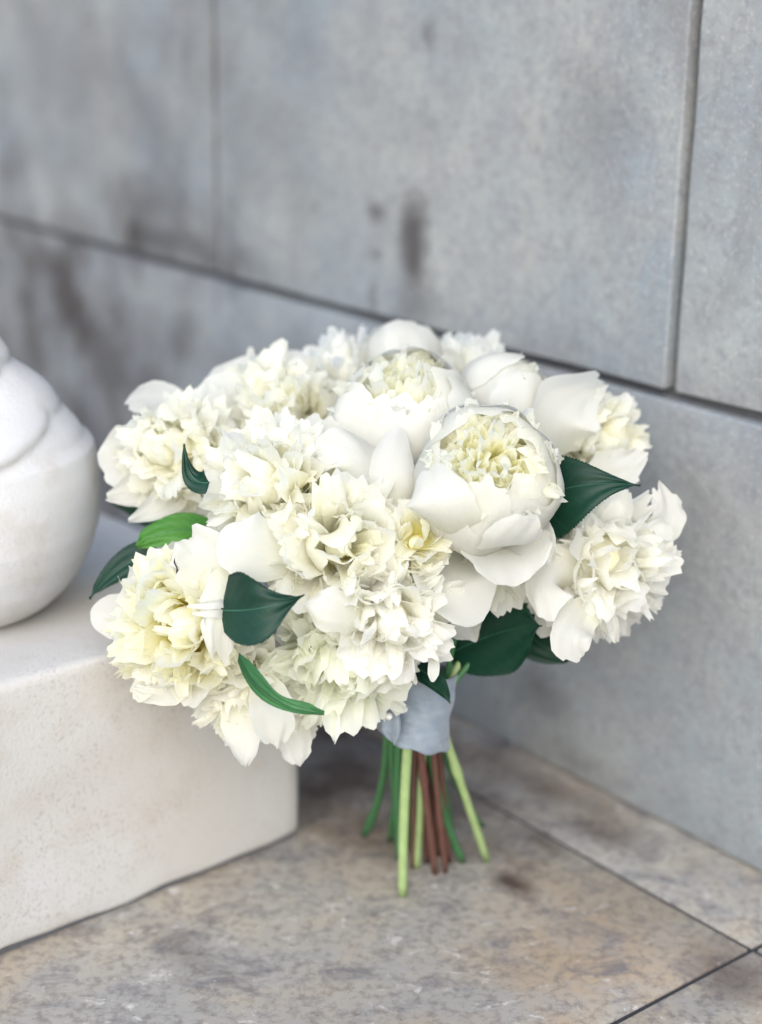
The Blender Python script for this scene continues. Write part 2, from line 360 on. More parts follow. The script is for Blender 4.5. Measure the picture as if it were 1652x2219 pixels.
# ------------------------------------------------------------------ petals
def petal(nu, nv, L, beta, W, rho, r0, z0, az, roll=0, base_w=.28, wexp=.8, tipc=.25, tipp=2.2, ruf=0, rfreq=6, rag=0, ragf=7, wave=0, r=rng, tipw=1.0):
    """one petal in the flower's frame (axis +Z). beta: control angles of its centre line from the axis, degrees"""
    u = np.linspace(-1, 1, nu)[None, :]; v = np.linspace(0, 1, nv)[:, None]
    ph = r.uniform(0, 6.28, 8)
    edge = 1 - tipc*np.abs(u)**tipp
    if rag: 
        edge = edge - rag*(1-np.abs(np.sin(ragf*u*.5+ph[0]))**.6)*1.1 - rag*.5*(.5+.5*np.sin(ragf*2.3*u+ph[1])) - rag*.22*(1-np.abs(np.sin(ragf*1.6*u+ph[6]))**.6)
    s = v*edge
    K = 48; sv = np.linspace(0, 1, K); bb = np.radians(np.interp(sv, np.linspace(0, 1, len(beta)), beta))
    bb = np.convolve(np.pad(bb, 5, mode='edge'), np.ones(11)/11, mode='valid')
    cr = r0 + np.concatenate([[0], np.cumsum(np.sin(.5*(bb[1:]+bb[:-1])))])*L/(K-1)
    cz = z0 + np.concatenate([[0], np.cumsum(np.cos(.5*(bb[1:]+bb[:-1])))])*L/(K-1)
    S = np.clip(s, 0, 1)
    Cr, Cz, Bt = np.interp(S, sv, cr), np.interp(S, sv, cz), np.interp(S, sv, bb)
    w = W*(base_w+(1-base_w)*np.clip(S/.62, 0, 1)**wexp)*(1-(1-tipw)*np.clip((S-.6)/.4, 0, 1)**1.5)
    if rag: w = w*(1-rag*1.2*(1-np.abs(np.sin(ragf*1.6*S+ph[7]))**.6)*(np.abs(u)**2)*(S > .25)-rag*.3*np.sin(23*S+ph[5])*(np.abs(u)**2))
    x = u*w
    lat = rho*np.sin(np.clip(x/rho, -1.9, 1.9)); dn = rho*(1-np.cos(np.clip(x/rho, -1.9, 1.9)))
    rf = ruf*(S**1.8)*(np.sin(rfreq*u+ph[2]+2*S)*.6+np.sin(rfreq*1.9*u+ph[3]-3*S)*.4*(np.abs(u)+.3)+.35*np.sin(rfreq*.7*u+ph[4]+9*S))
    rf = rf + wave*np.sin(5*S+ph[5]+1.3*u)*S
    dn = dn + rf
    Nr, Nz = -np.cos(Bt), np.sin(Bt)
    rr_, tt_, zz_ = Cr+Nr*dn, lat, Cz+Nz*dn
    if roll:
        # twist about the petal's own length, growing with s
        a = roll*S; c, sn = np.cos(a), np.sin(a)
        offn = dn; lt = lat*c-offn*sn; nn = lat*sn+offn*c
        rr_, tt_, zz_ = Cr+Nr*nn, lt, Cz+Nz*nn
    ca, sa = math.cos(az), math.sin(az)
    V = np.stack([rr_*ca-tt_*sa, rr_*sa+tt_*ca, zz_], -1).reshape(-1, 3)
    UV = np.stack([np.broadcast_to(u*.5+.5, S.shape), S], -1).reshape(-1, 2)
    return V, UV
_fc = {}
def gridf(nu, nv):
    if (nu, nv) not in _fc:
        i, j = np.meshgrid(np.arange(nv-1), np.arange(nu-1), indexing='ij'); a = (i*nu+j).ravel()
        _fc[(nu, nv)] = np.stack([a, a+1, a+nu+1, a+nu], 1)
    return _fc[(nu, nv)]
def frame(axis, spin=0):
    z = axis/np.linalg.norm(axis); h = np.array([.13, .21, .97]) if abs(z[2]) < .9 else np.array([1.0, 0, 0])
    x = np.cross(h, z); x /= np.linalg.norm(x); y = np.cross(z, x)
    c, s = math.cos(spin), math.sin(spin)
    return np.stack([x*c+y*s, -x*s+y*c, z], 1)          # columns
def camv(a): return a[0]*RT + a[1]*UP - a[2]*FW
def strip(pts, widths, nrm, nu, nv, cup=0, ruf=0, rfreq=5, rag=0, tipc=.3, r=rng, serr=0, fold=0, wl=None):
    """free petal or leaf along a curve through pts (3), widths by station, facing nrm"""
    p0, p1, p2 = [np.asarray(p, float) for p in pts]; q = 2*p1-.5*(p0+p2)
    v = np.linspace(0, 1, nv)[:, None]; u = np.linspace(-1, 1, nu)[None, :]; ph = r.uniform(0, 6.28, 6)
    edge = 1-tipc*np.abs(u)**3
    if rag: edge = edge-rag*(1-np.abs(np.sin(3.3*u+ph[0]))**.6)*.9-rag*.35*(1-np.abs(np.sin(7*u+ph[1]))**.6)
    s = v*edge
    C = (1-s)[..., None]**2*p0+2*(s*(1-s))[..., None]*q+(s**2)[..., None]*p2
    Tn = 2*(1-s)[..., None]*(q-p0)+2*s[..., None]*(p2-q); Tn /= np.linalg.norm(Tn, axis=-1, keepdims=True)
    side = np.cross(np.broadcast_to(nrm, Tn.shape), Tn); side /= np.linalg.norm(side, axis=-1, keepdims=True)
    N_ = np.cross(Tn, side)
    st = np.linspace(0, 1, len(widths)); wr = np.interp(s, st, widths)
    wk = np.interp(s, st, wl) if wl is not None else wr
    # smooth the width curve
    w = np.where(u > 0, wr, wk)
    if rag: w = w*(1-rag*1.4*(1-np.abs(np.sin(8*s+ph[2]))**.6)*(np.abs(u)**2)*(s > .25)-rag*.35*np.sin(27*s+ph[5])*(np.abs(u)**2))
    if serr: w = w*(1+serr*(np.abs(u) > .97)*(((s*46) % 1)-.5)*(s < .96))
    L = np.linalg.norm(p2-p0)
    wm = max(max(widths), max(wl) if wl is not None else 0)
    off = cup*wm*(u**2)+fold*np.abs(u)*w*(1-.35*np.abs(u)) + ruf*(s**1.5)*(np.sin(rfreq*u+ph[2]+3*s)*.6+.4*np.sin(rfreq*2*u+ph[3])*np.abs(u))
    if ruf: off = off + ruf*.4*np.sin(9*s+ph[4])*np.abs(u) + ruf*.22*np.sin(11*u+ph[5]+2*np.sin(5*s+ph[1]))*s
    V = (C+side*(u*w)[..., None]+N_*off[..., None]).reshape(-1, 3)
    UV = np.stack([np.broadcast_to(u*.5+.5, s.shape), s], -1).reshape(-1, 2)
    return V, UV

# ------------------------------------------------------------------ bouquet
BASE = on_z(930, 1895)
bouquet = empty('bouquet', (BASE[0], BASE[1], 0), 'round bouquet of white peonies and camellia leaves propped upright on its cut stems', 'bouquet')
BIND = P(905, 1555, .995)
PETALS = 0
def add_free(parent, fr, mat, seed):
    r = np.random.default_rng(seed)
    (b, m, t), w, nrm, kw = fr
    if 'tipc' not in kw: w = w[:-1] + [w[-1]*1.3]
    V, UV = strip([P(*b), P(*m), P(*t)], [x*m[2]/FOC for x in w], camv(nrm), 15, 22, r=r, **{**dict(tipc=.28, cup=.25, ruf=.0026, rag=.05), **kw})
    new_obj('petal', V, gridf(15, 22), mat, parent, True, UV, loc=V.mean(0))

def peony(px, py, d, rpx, axis, kind, seed, mats, n_in=120, free=(), guards=6, gspread=(100, 75, 45), open_=38, spin=0, inner_amp=1.0, label=None, rag=.13, gl=1.25):
    global PETALS
    r = np.random.default_rng(seed); R = rpx*d/FOC; c = P(px, py, d); Mx = frame(camv(axis), spin)
    lp = np.random.default_rng(seed+900).uniform(0, 6.28, 4)
    def put(V):
        if kind in ('cup', 'bud'):      # a grown globe is never quite round
            az_ = np.arctan2(V[:, 1], V[:, 0]); zz = V[:, 2]/R; k = 1+.045*np.sin(3*az_+lp[0]+1.5*zz)+.025*np.sin(5*az_+lp[1]-2*zz)+.02*np.sin(8*az_+lp[2]+3*zz)
            V = V*np.stack([k, k, np.full_like(k, .95)], 1)
        return V @ Mx.T + c
    mg, mi, mm = mats
    # heart and calyx: a small closed body the petals spring from
    t = np.linspace(0, math.pi, 9); a = np.linspace(0, 2*math.pi, 14, endpoint=False)
    rr = {'bud': .5, 'semi': .22, 'cup': .45}.get(kind, .40)*R
    V = np.array([[rr*math.sin(i)*math.cos(j), rr*math.sin(i)*math.sin(j), (-.34 if kind == 'semi' else -.12)*R+rr*math.cos(i)*(1 if math.cos(i) > 0 else 1.15)] for i in t for j in a])
    F = [[i*14+j, i*14+(j+1) % 14, (i+1)*14+(j+1) % 14, (i+1)*14+j] for i in range(8) for j in range(14)]
    root = new_obj('peony', put(V), F, M_CORE, bouquet, True, loc=c)
    if label: root['label'] = label
    def one(mat, nu=19, nv=24, **kw):
        global PETALS
        V, UV = petal(nu, nv, r=r, **kw); V = put(V)
        new_obj('petal', V, gridf(nu, nv), mat, root, True, UV, loc=V.mean(0)); PETALS += 1
    if kind in ('cup', 'bud'):
        op = open_
        rings = [(4, 1.0, 0), (4, .985, -6), (4, .962, -10), (5, .925, -14), (5, .87, -18)] if kind == 'cup' else [(3, 1.0, 0), (4, .95, 0), (4, .87, 2)]
        for ring, (n, sc, o2) in enumerate(rings):
            for i in range(n):
                inn = ring/4.0
                tip = max(4, op + o2 + r.uniform(-16, 13))
                ang = 180-tip; RR = R*sc*r.uniform(.985, 1.02)
                az = spin + i*2*math.pi/n + ring*.7 + r.uniform(-.25, .25)
                one(mg if ring < 3 else mm, L=RR*rad(ang), beta=[88, 88-ang*.25, 90-ang*.5, 90-ang*.75, 92-ang*1.0+r.uniform(-6, 14)*inn], W=RR*r.uniform(.85, 1.1)*(1-.3*inn), rho=RR*.98, r0=0, z0=-RR, az=az,
                    base_w=.2, wexp=.75, tipc=r.uniform(.12, .26), tipp=2.5, ruf=(.034+.05*inn)*R, rfreq=r.uniform(3, 6), rag=.05+.08*inn, ragf=r.uniform(4, 7), wave=.02*R, nu=23, nv=28)
        polar = (2, op+12); Rin = 1.0*R; Wr = (.13, .26)
    else:
        for i in range(guards):
            az = spin + i*2*math.pi/guards + r.uniform(-.3, .3)
            k = r.uniform(-14, 14)
            one(mg, L=R*gl*r.uniform(.88, 1.1), beta=[gspread[0], gspread[1]+k, gspread[2]+k*1.5], W=R*r.uniform(.42, .62), rho=R*r.uniform(.75, 1.3), r0=.05*R, z0=-.55*R, az=az,
                base_w=.25, wexp=.8, tipc=r.uniform(.2, .4), ruf=.075*R, rfreq=5, rag=.10, ragf=6, wave=.05*R, roll=r.uniform(-.3, .3))
        polar = (2, 112); Rin = .99*R; Wr = (.19, .40); n_in = int(n_in*1.05)
    # middle petals, each its own object
    nm = {'bomb': 15, 'semi': 20, 'cup': 9, 'bud': 5}[kind]
    for i in range(nm):
        if kind in ('cup', 'bud'):
            pa = rad(r.uniform(6, open_+6)); RL = Rin*r.uniform(.92, 1.02); wd = R*r.uniform(.16, .28)
        elif kind == 'semi':
            pa = rad(12+85*math.sqrt((i+.5)/nm)); RL = R*r.uniform(.82, 1.0); wd = R*r.uniform(.30, .5)
        else:
            pa = rad(10+95*math.sqrt((i+.5)/nm)); RL = Rin*r.uniform(.92, 1.08); wd = R*r.uniform(.19, .34)
        az = i*2.39996+spin+r.uniform(-.2, .2); zb = -.5*R
        tr, tz = RL*math.sin(pa), RL*math.cos(pa); bs = math.degrees(math.atan2(tr, tz-zb)); Ln = math.hypot(tr, tz-zb)*1.08
        k1, k2 = r.uniform(5, 35), r.uniform(-50, 25) if kind in ('semi', 'cup') else r.uniform(-70, 70)
        one(mm, 15, 18, L=Ln, beta=[bs+k1*.5, bs+k1*.6, bs, bs-k1*.5+k2], W=wd, rho=wd*r.uniform(.8, 1.6), r0=0, z0=zb, az=az, base_w=.3, tipc=r.uniform(.2, .42), tipp=3.6,
            ruf=.07*R*inner_amp, rfreq=r.uniform(4, 8), rag=rag*r.uniform(.4, 1.1), ragf=r.uniform(4, 8), wave=.03*R, roll=r.uniform(-.7, .7))
    # the many small inner petals (uncountable) as one mesh
    Vs, Us, Fs, off = [], [], [], 0
    nu, nv = 15, 13
    for i in range(n_in):
        f = (i+.5)/n_in; p0, p1 = rad(polar[0]), rad(polar[1])
        pa = math.acos(math.cos(p0)+(math.cos(p1)-math.cos(p0))*f) + r.uniform(-.06, .06)
        az = i*2.39996 + r.uniform(-.3, .3); RL = Rin*r.uniform(.74, 1.04); zb = -.5*R
        tr, tz = RL*math.sin(pa), RL*math.cos(pa); bs = math.degrees(math.atan2(tr, tz-zb)); Ln = math.hypot(tr, tz-zb)*1.06
        wd = R*(r.uniform(*Wr) if kind in ('cup', 'bud') or r.random() < .66 else r.uniform(.10, .19)); k = r.uniform(0, 40); k2 = r.choice([-1, 1], p=[.55, .45])*r.uniform(15, 95) if kind not in ('cup', 'bud') else r.normal(0, 40)
        V, UV = petal(nu, nv, L=Ln, beta=[bs+k*.5, bs+k*.5, bs, bs-k*.3+k2*.35, bs-k*.4+k2], W=wd, rho=wd*r.uniform(.55, 1.6)*(1 if r.random() < .8 else -1), r0=0, z0=zb, az=az, roll=r.normal(0, .45),
                      base_w=.35, tipc=r.uniform(.22, .5), tipp=r.uniform(2.8, 5), ruf=.06*R*inner_amp, rfreq=r.uniform(2, 5.5), rag=rag*r.uniform(.3, 1.1), ragf=r.uniform(3, 8), wave=.05*R, r=r)
        Vs.append(V); Us.append(UV); Fs.append(gridf(nu, nv)+off); off += nu*nv
    V = put(np.concatenate(Vs))
    s = new_obj('inner_petals', V, np.concatenate(Fs), mi, root, True, np.concatenate(Us), loc=c); s['kind'] = 'stuff'
    for k, fr in enumerate(free):
        add_free(root, fr, mg if len(fr[3]) == 0 or 'mat' not in fr[3] else fr[3].pop('mat'), seed*31+k)
    stems_to.append(put(np.array([[0, 0, -.75*R]]))[0])
    return root
stems_to = []

WH = (M_OUTER, M_WHITE, M_WHITE); CR = (M_OUTER, M_CREAM, M_CREAM); YE = (M_WHITE, M_YELLOW, M_CREAM); GR = (M_GREENISH, M_GREENISH, M_GREENISH)
OC = (M_OUTER, M_YELLOW, M_CREAM)
# back row
peony(750, 815, 1.045, 112, (-.15, .75, .6), 'bomb', 3, WH, 110, guards=5, label='frilly white peony at the upper back left of the crown')
peony(870, 782, 1.03, 90, (0, 1, -.1), 'bud', 4, (M_OUTER, M_CREAM, M_WHITE), 20, open_=12, label='smooth round white bud at the very top')
peony(1010, 825, 1.04, 115, (.25, .75, .6), 'bomb', 5, WH, 110, guards=5, label='frilly white peony at the upper back right of the crown')
b_ = peony(605, 885, 1.0, 132, (-.3, .55, .75), 'bomb', 6, (M_OUTER, M_CREAM, M_CREAM), 130, guards=4,
      free=[(((600, 950, 1.02), (530, 850, 1.02), (565, 775, 1.03)), [25, 75, 95, 60, 25], (-.2, .1, 1), {'cup': .2}),
            (((570, 860, 1.02), (548, 800, 1.02), (545, 752, 1.02)), [8, 12, 12, 11, 8], (0, 0, 1), {'rag': .0}),
            (((660, 900, 1.03), (640, 810, 1.04), (610, 772, 1.05)), [20, 40, 45, 36, 20], (0, .3, 1), {})], label='frilly white peony with tall guard petals at the upper left')
peony(385, 985, .965, 138, (-.45, .15, .9), 'bomb', 7, (M_OUTER, M_CREAM, M_CREAM), 140, guards=4,
      free=[(((370, 985, .98), (290, 1000, .975), (213, 1010, .965)), [30, 65, 80, 75, 50], (-.3, .1, 1), {'cup': .35}),
            (((400, 960, 1.0), (350, 885, 1.0), (272, 885, .985)), [30, 55, 58, 45, 20], (0, .35, 1), {'cup': .3}),
            (((450, 940, .995), (455, 880, 1.0), (425, 845, 1.0)), [35, 70, 85, 75, 50], (0, .3, 1), {'cup': .3}),
            (((400, 1050, .96), (340, 1095, .95), (276, 1130, .94)), [24, 40, 32, 20, 5], (0, -.2, 1), {'tipc': .1}),
            (((350, 1020, .975), (290, 1060, .965), (228, 1078, .955)), [30, 45, 40, 28, 12], (0, -.1, 1), {'tipc': .2})], label='frilly white peony at the far upper left with broad outer petals')
peony(1298, 950, .985, 108, (.55, .3, .75), 'bomb', 8, (M_OUTER, M_CREAM, M_CREAM), 120, guards=4,
      free=[(((1215, 990, .965), (1225, 890, .955), (1316, 832, .985)), [35, 74, 84, 40, 9], (.3, .3, 1), {'cup': .35, 'tipc': .15, 'ruf': .003}),
            (((1280, 1000, .95), (1345, 1015, .945), (1397, 975, .95)), [25, 45, 45, 35, 22], (.2, .0, 1), {'rag': .12}),
            (((1240, 900, 1.01), (1200, 860, 1.03), (1215, 838, 1.03)), [25, 45, 45, 35, 22], (0, .3, 1), {})], label='white peony at the upper right with a petal twisted to a point')
peony(880, 925, .96, 168, (.03, .76, .64), 'cup', 9, (M_OUTER, M_THROAT, M_WHITE), 130, open_=35, label='large globe shaped white peony at the top centre with a half open throat')
peony(1090, 868, .975, 106, (.5, .75, .25), 'bud', 10, (M_OUTER, M_THROAT, M_CREAM), 30, open_=16, label='smooth round cream peony bud at the upper right')
V = [P(628, 914, .9585)]; Fq = []
n_ = 8
V = []; 
for i in range(n_+1):
    for j in range(n_*2):
        a1, a2 = math.pi*i/n_, math.pi*j/n_
        q = .0019*(1+.25*math.sin(3*a2+a1)*math.sin(a1)); V.append(P(628, 914, .9585)+np.array([q*math.sin(a1)*math.cos(a2), q*math.sin(a1)*math.sin(a2), q*1.1*math.cos(a1)]))
Fq = [[i*2*n_+j, (i+1)*2*n_+j, (i+1)*2*n_+(j+1) % (2*n_), i*2*n_+(j+1) % (2*n_)] for i in range(n_) for j in range(2*n_)]
sp_ = new_obj('stamen', V, Fq, M_ANTHER, b_, True, loc=V[0]); sp_['label'] = 'orange brown speck showing among the petals'
# middle row
peony(592, 1052, .915, 160, (-.25, .3, .92), 'bomb', 12, (M_OUTER, M_CREAM, M_WHITE), 150, guards=5,
      free=[(((700, 1080, .92), (765, 1010, .90), (690, 940, .905)), [45, 80, 88, 80, 60], (.3, .4, .9), {'cup': -.45, 'ruf': .002})], label='ruffled white peony at the middle left')
peony(1300, 1215, .94, 165, (.35, .02, .93), 'bomb', 13, (M_OUTER, M_WHITE, M_WHITE), 140, guards=7,
      free=[(((1260, 1270, .925), (1195, 1260, .905), (1190, 1350, .90)), [40, 62, 62, 52, 30], (-.4, -.1, 1), {'cup': -.3, 'ruf': .002}),
            (((1290, 1310, .92), (1240, 1370, .905), (1262, 1432, .905)), [30, 48, 50, 46, 34], (-.1, -.3, 1), {'rag': .1}),
            (((1400, 1160, .95), (1440, 1120, .945), (1420, 1040, .94)), [30, 45, 45, 38, 20], (.4, .1, 1), {'rag': .14}),
            (((1380, 1190, .94), (1430, 1190, .935), (1462, 1172, .93)), [30, 48, 45, 30, 10], (.3, 0, 1), {'rag': .1}),
            (((1290, 1310, .93), (1320, 1350, .925), (1335, 1395, .925)), [15, 24, 22, 14, 4], (0, -.3, 1), {'tipc': .05})], label='loose ruffled white peony at the far right')
peony(1070, 1225, .925, 112, (.30, -.45, .84), 'semi', 14, (M_OUTER, M_GREENISH, M_OUTER), 12, guards=3, gspread=(105, 60, 10), inner_amp=.5,
      free=[(((1020, 1170, .93), (990, 1250, .90), (1060, 1325, .895)), [50, 95, 110, 98, 70], (.2, .3, 1), {'cup': .45, 'ruf': .001, 'rag': .02}),
            (((1060, 1150, .91), (1100, 1215, .885), (1130, 1265, .875)), [60, 95, 100, 88, 60], (.1, .5, .9), {'cup': .4, 'ruf': .0025, 'rag': .06}),
            (((1070, 1150, .92), (1130, 1165, .90), (1190, 1225, .89)), [40, 70, 72, 55, 25], (.2, .5, .9), {'cup': .3, 'ruf': .003}),
            (((1000, 1330, .93), (1010, 1360, .93), (1035, 1385, .925)), [20, 38, 42, 36, 20], (.2, .2, 1), {})], label='open white peony with big drooping bowl shaped petals below the right globe')
peony(735, 1190, .895, 168, (.12, .12, .98), 'semi', 15, (M_OUTER, M_CREAM, M_WHITE), 120, guards=6, inner_amp=.8, gspread=(100, 70, 25), gl=1.15,
      free=[(((640, 1200, .89), (540, 1180, .87), (490, 1140, .875)), [45, 70, 76, 68, 45], (-.2, .2, 1), {'cup': -.2, 'ruf': .001, 'rag': .02})], label='large loose white peony in the centre with a yellow heart')
peony(905, 1165, .89, 96, (.12, .45, .87), 'semi', 16, (M_YELLOW, M_YELLOW, M_WHITE), 26, guards=6, gspread=(92, 38, -22), gl=1.25, inner_amp=.8, label='small pale yellow cupped peony left of the right globe')
peony(855, 1065, .925, 75, (0, .8, .5), 'bud', 26, (M_OUTER, M_CREAM, M_OUTER), 10, open_=20,
      free=[(((870, 1120, .905), (850, 1020, .90), (868, 925, .915)), [35, 52, 50, 44, 28], (0, .1, 1), {'cup': -.35, 'ruf': .0008, 'rag': .01})], label='small half hidden white bud with an upright pointed petal between the two globes')
peony(1055, 1042, .895, 163, (.05, .36, .93), 'cup', 17, (M_OUTER, M_THROAT, M_WHITE), 150, open_=44, rag=.13,
      free=[(((975, 1170, .885), (948, 1095, .852), (925, 1010, .868)), [62, 80, 80, 70, 46], (-.3, .0, 1), {'cup': -.3, 'ruf': .0016, 'rag': .05}),
            (((1070, 1180, .89), (1110, 1175, .86), (1150, 1110, .845)), [40, 62, 66, 60, 40], (.3, -.3, 1), {'cup': -.15, 'ruf': .002, 'rag': .07})], label='large globe shaped white peony at the right centre with an open yellow throat')
# lower row
peony(395, 1355, .905, 168, (-.30, .0, .95), 'semi', 18, (M_OUTER, M_DEEP, M_WHITE), 150, guards=6, gspread=(100, 62, 20), inner_amp=1.0,
      free=[(((340, 1370, .92), (270, 1340, .925), (197, 1345, .925)), [35, 52, 52, 48, 34], (0, .2, 1), {'cup': .2, 'rag': .01, 'ruf': .001}),
            (((400, 1480, .90), (340, 1500, .90), (288, 1485, .895)), [24, 34, 30, 22, 9], (0, -.3, 1), {}),
            (((450, 1290, .89), (430, 1200, .885), (400, 1165, .89)), [40, 62, 66, 54, 34], (0, .5, 1), {'cup': .4, 'rag': .16, 'ruf': .004}),
            (((310, 1380, .92), (280, 1400, .92), (255, 1430, .92)), [18, 26, 26, 22, 12], (0, -.2, 1), {}),
            (((500, 1330, .88), (470, 1330, .862), (415, 1330, .865)), [8, 9, 9, 8, 4], (0, 0, 1), {'rag': 0, 'ruf': .0003}),
            (((500, 1300, .88), (470, 1310, .862), (405, 1314, .865)), [8, 10, 9, 8, 5], (0, 0, 1), {'rag': 0, 'ruf': .0003}),
            (((500, 1240, .885), (480, 1330, .866), (485, 1450, .875)), [30, 44, 46, 40, 26], (.3, 0, 1), {'cup': -.1, 'rag': .2, 'ruf': .004})], label='big ruffled peony at the lower left with a deep yellow throat')
peony(525, 1490, .925, 128, (-.15, -.6, .75), 'bomb', 19, (M_OUTER, M_CREAM, M_WHITE), 90, guards=5,
      free=[(((510, 1520, .91), (530, 1600, .905), (532, 1662, .905)), [30, 45, 40, 24, 3], (0, -.3, 1), {'tipc': .05}),
            (((570, 1480, .905), (590, 1540, .895), (600, 1620, .90)), [26, 44, 50, 44, 14], (.1, -.2, 1), {'tipc': .1}),
            (((630, 1540, .93), (640, 1610, .925), (650, 1660, .92)), [25, 36, 38, 32, 10], (.1, -.2, 1), {'tipc': .1}),
            (((620, 1500, .93), (640, 1560, .93), (690, 1585, .93)), [25, 42, 46, 40, 20], (.1, -.2, 1), {})], label='white peony hanging at the bottom left with long pointed petals')
peony(742, 1425, .92, 166, (-.02, -.4, .9), 'bomb', 20, (M_GREENISH, M_GREENISH, M_GREENISH), 170, guards=4, gl=1.0, rag=.12, inner_amp=1.25, label='tightly frilled greenish white peony at the bottom centre')
peony(845, 1330, .895, 150, (.15, -.22, .96), 'bomb', 21, (M_OUTER, M_WHITE, M_WHITE), 170, guards=4, gl=1.0, inner_amp=1.1,
      free=[(((800, 1330, .88), (715, 1320, .86), (670, 1300, .865)), [35, 48, 50, 42, 26], (-.2, .1, 1), {'cup': -.3}),
            (((940, 1430, .89), (940, 1450, .885), (937, 1478, .885)), [8, 12, 13, 12, 6], (0, 0, 1), {'rag': 0, 'ruf': .0003, 'mat': M_OUTER})], label='dense frilly white peony at the lower centre')

# ------------------------------------------------------------------ leaves
def leaf(b, m, t, up, lo, nrm, mat, fold=.22, seed=0, label=None, nu=21, nv=200, curl=0):
    r = np.random.default_rng(seed); k = m[2]/FOC
    def smooth(w):
        x = np.linspace(0, 1, 40); y = np.interp(x, np.linspace(0, 1, len(w)), w)
        return np.convolve(np.pad(y, 3, mode='edge'), np.ones(7)/7, mode='valid')*np.clip(np.minimum(x*14, (1-x)*9+.02), 0, 1)
    pts = [P(*b), P(*m), P(*t)]
    V, UV = strip(pts, smooth([x*k for x in up]), camv(nrm), nu, nv, cup=curl, fold=fold, tipc=0, serr=.075, r=r, wl=smooth([x*k for x in lo]), ruf=.0022, rfreq=2.2)
    UV[:, 0] = (UV[:, 0]-.5)*2
    # give it thickness: a second skin 0.35 mm behind
    G_ = V.reshape(nv, nu, 3); du = np.gradient(G_, axis=1); dv = np.gradient(G_, axis=0); n = np.cross(du, dv); n /= np.linalg.norm(n, axis=-1, keepdims=True)+1e-12
    V2 = (G_ - n*.00035).reshape(-1, 3); f = gridf(nu, nv)
    rim = list(range(nu)) + [i*nu+nu-1 for i in range(1, nv)] + [(nv-1)*nu+j for j in range(nu-2, -1, -1)] + [i*nu for i in range(nv-2, 0, -1)]
    n0 = nu*nv; sidef = np.array([[rim[i], rim[(i+1) % len(rim)], rim[(i+1) % len(rim)]+n0, rim[i]+n0] for i in range(len(rim))])
    o = new_obj('leaf', np.concatenate([V, V2]), np.concatenate([f, f[:, ::-1]+n0, sidef]), mat, bouquet, True, np.concatenate([UV, UV]), loc=V.mean(0))
    if label: o['label'] = label
    mid = G_[2:-3, nu//2]; front = np.sign(np.dot(n[nv//2, nu//2], -FW)) or 1
    tube('midrib', mid + front*n[2:-3, nu//2]*.0001, np.linspace(.00055, .0002, len(mid)), mat_rib, o, 6)
    return o
def tube(name, pts, radii, mat, parent, ns=10, cap=True):
    pts = np.asarray(pts, float); T_ = np.gradient(pts, axis=0); T_ /= np.linalg.norm(T_, axis=1, keepdims=True)
    ref = np.array([.3, -.9, .2]); V = []
    for p, t, r_ in zip(pts, T_, np.broadcast_to(radii, len(pts))):
        x = np.cross(ref, t); x /= np.linalg.norm(x)+1e-9; y = np.cross(t, x)
        for k in range(ns):
            a = 2*math.pi*k/ns; V.append(p+r_*(x*math.cos(a)+y*math.sin(a)))
    F = [[i*ns+j, i*ns+(j+1) % ns, (i+1)*ns+(j+1) % ns, (i+1)*ns+j] for i in range(len(pts)-1) for j in range(ns)]
    F.append(list(range(ns))[::-1]); F.append([(len(pts)-1)*ns+j for j in range(ns)])
    return new_obj(name, V, F, mat, parent, True, loc=pts.mean(0))
mat_rib = mat_plain('leaf_midrib', (.022, .10, .055), .5, 200, .2)

leaf((1105, 1100, .935), (1245, 1055, .905), (1388, 1052, .90), [60, 84, 86, 76, 54, 28, 11, 2], [70, 98, 106, 98, 70, 38, 14, 2], (.1, .15, 1), M_LEAF, .12, 1, 'broad dark green leaf with a brown tip beside the right globe')
leaf((478, 1322, .868), (565, 1318, .848), (657, 1291, .852), [70, 82, 84, 74, 50, 26, 12, 3], [30, 62, 76, 80, 66, 34, 10, 2], (-.1, .1, 1), M_LEAF, .10, 2, 'dark green leaf lying across the front of the lower left flowers')
leaf((455, 1045, .895), (415, 1030, .90), (399, 962, .90), [22, 26, 24, 17, 9, 3], [22, 28, 24, 15, 7, 2], (.3, 0, 1), M_LEAF, .1, 3, 'small dark leaf tip poking up at the left')
leaf((470, 1165, .95), (385, 1150, .945), (296, 1185, .94), [30, 36, 36, 32, 22, 10], [30, 38, 40, 38, 30, 16], (-.2, .4, 1), M_LEAF_YOUNG, .1, 4, 'bright fresh green leaf at the left above the lower left flower')
leaf((345, 1200, .95), (270, 1225, .95), (194, 1297, .945), [20, 32, 36, 32, 20, 6], [22, 36, 38, 30, 18, 5], (-.1, .4, 1), M_LEAF, .12, 5, 'long dark pointed leaf reaching out over the plinth')
leaf((518, 1415, .875), (585, 1510, .862), (703, 1545, .862), [8, 20, 26, 27, 22, 18, 16, 6], [8, 20, 26, 27, 22, 18, 16, 6], (.5, .7, .6), M_LEAF_UNDER, .3, 6, 'narrow curled leaf edge-on at the bottom left')
leaf((560, 1480, .905), (590, 1530, .905), (602, 1560, .90), [10, 18, 20, 16, 10, 3], [10, 18, 20, 16, 10, 3], (.2, 0, 1), M_LEAF, .1, 7)
leaf((960, 1425, .965), (1070, 1375, .945), (1172, 1356, .925), [35, 62, 74, 80, 60, 24], [30, 70, 86, 92, 72, 30], (0, .1, 1), M_LEAF, .1, 8, 'large dark leaf low on the right under the drooping petals')
leaf((1120, 1330, .99), (1170, 1395, .98), (1250, 1425, .975), [30, 60, 64, 55, 40, 12], [25, 44, 46, 36, 22, 8], (0, .0, 1), M_LEAF, .1, 9, 'shaded dark leaf behind the large low leaf')
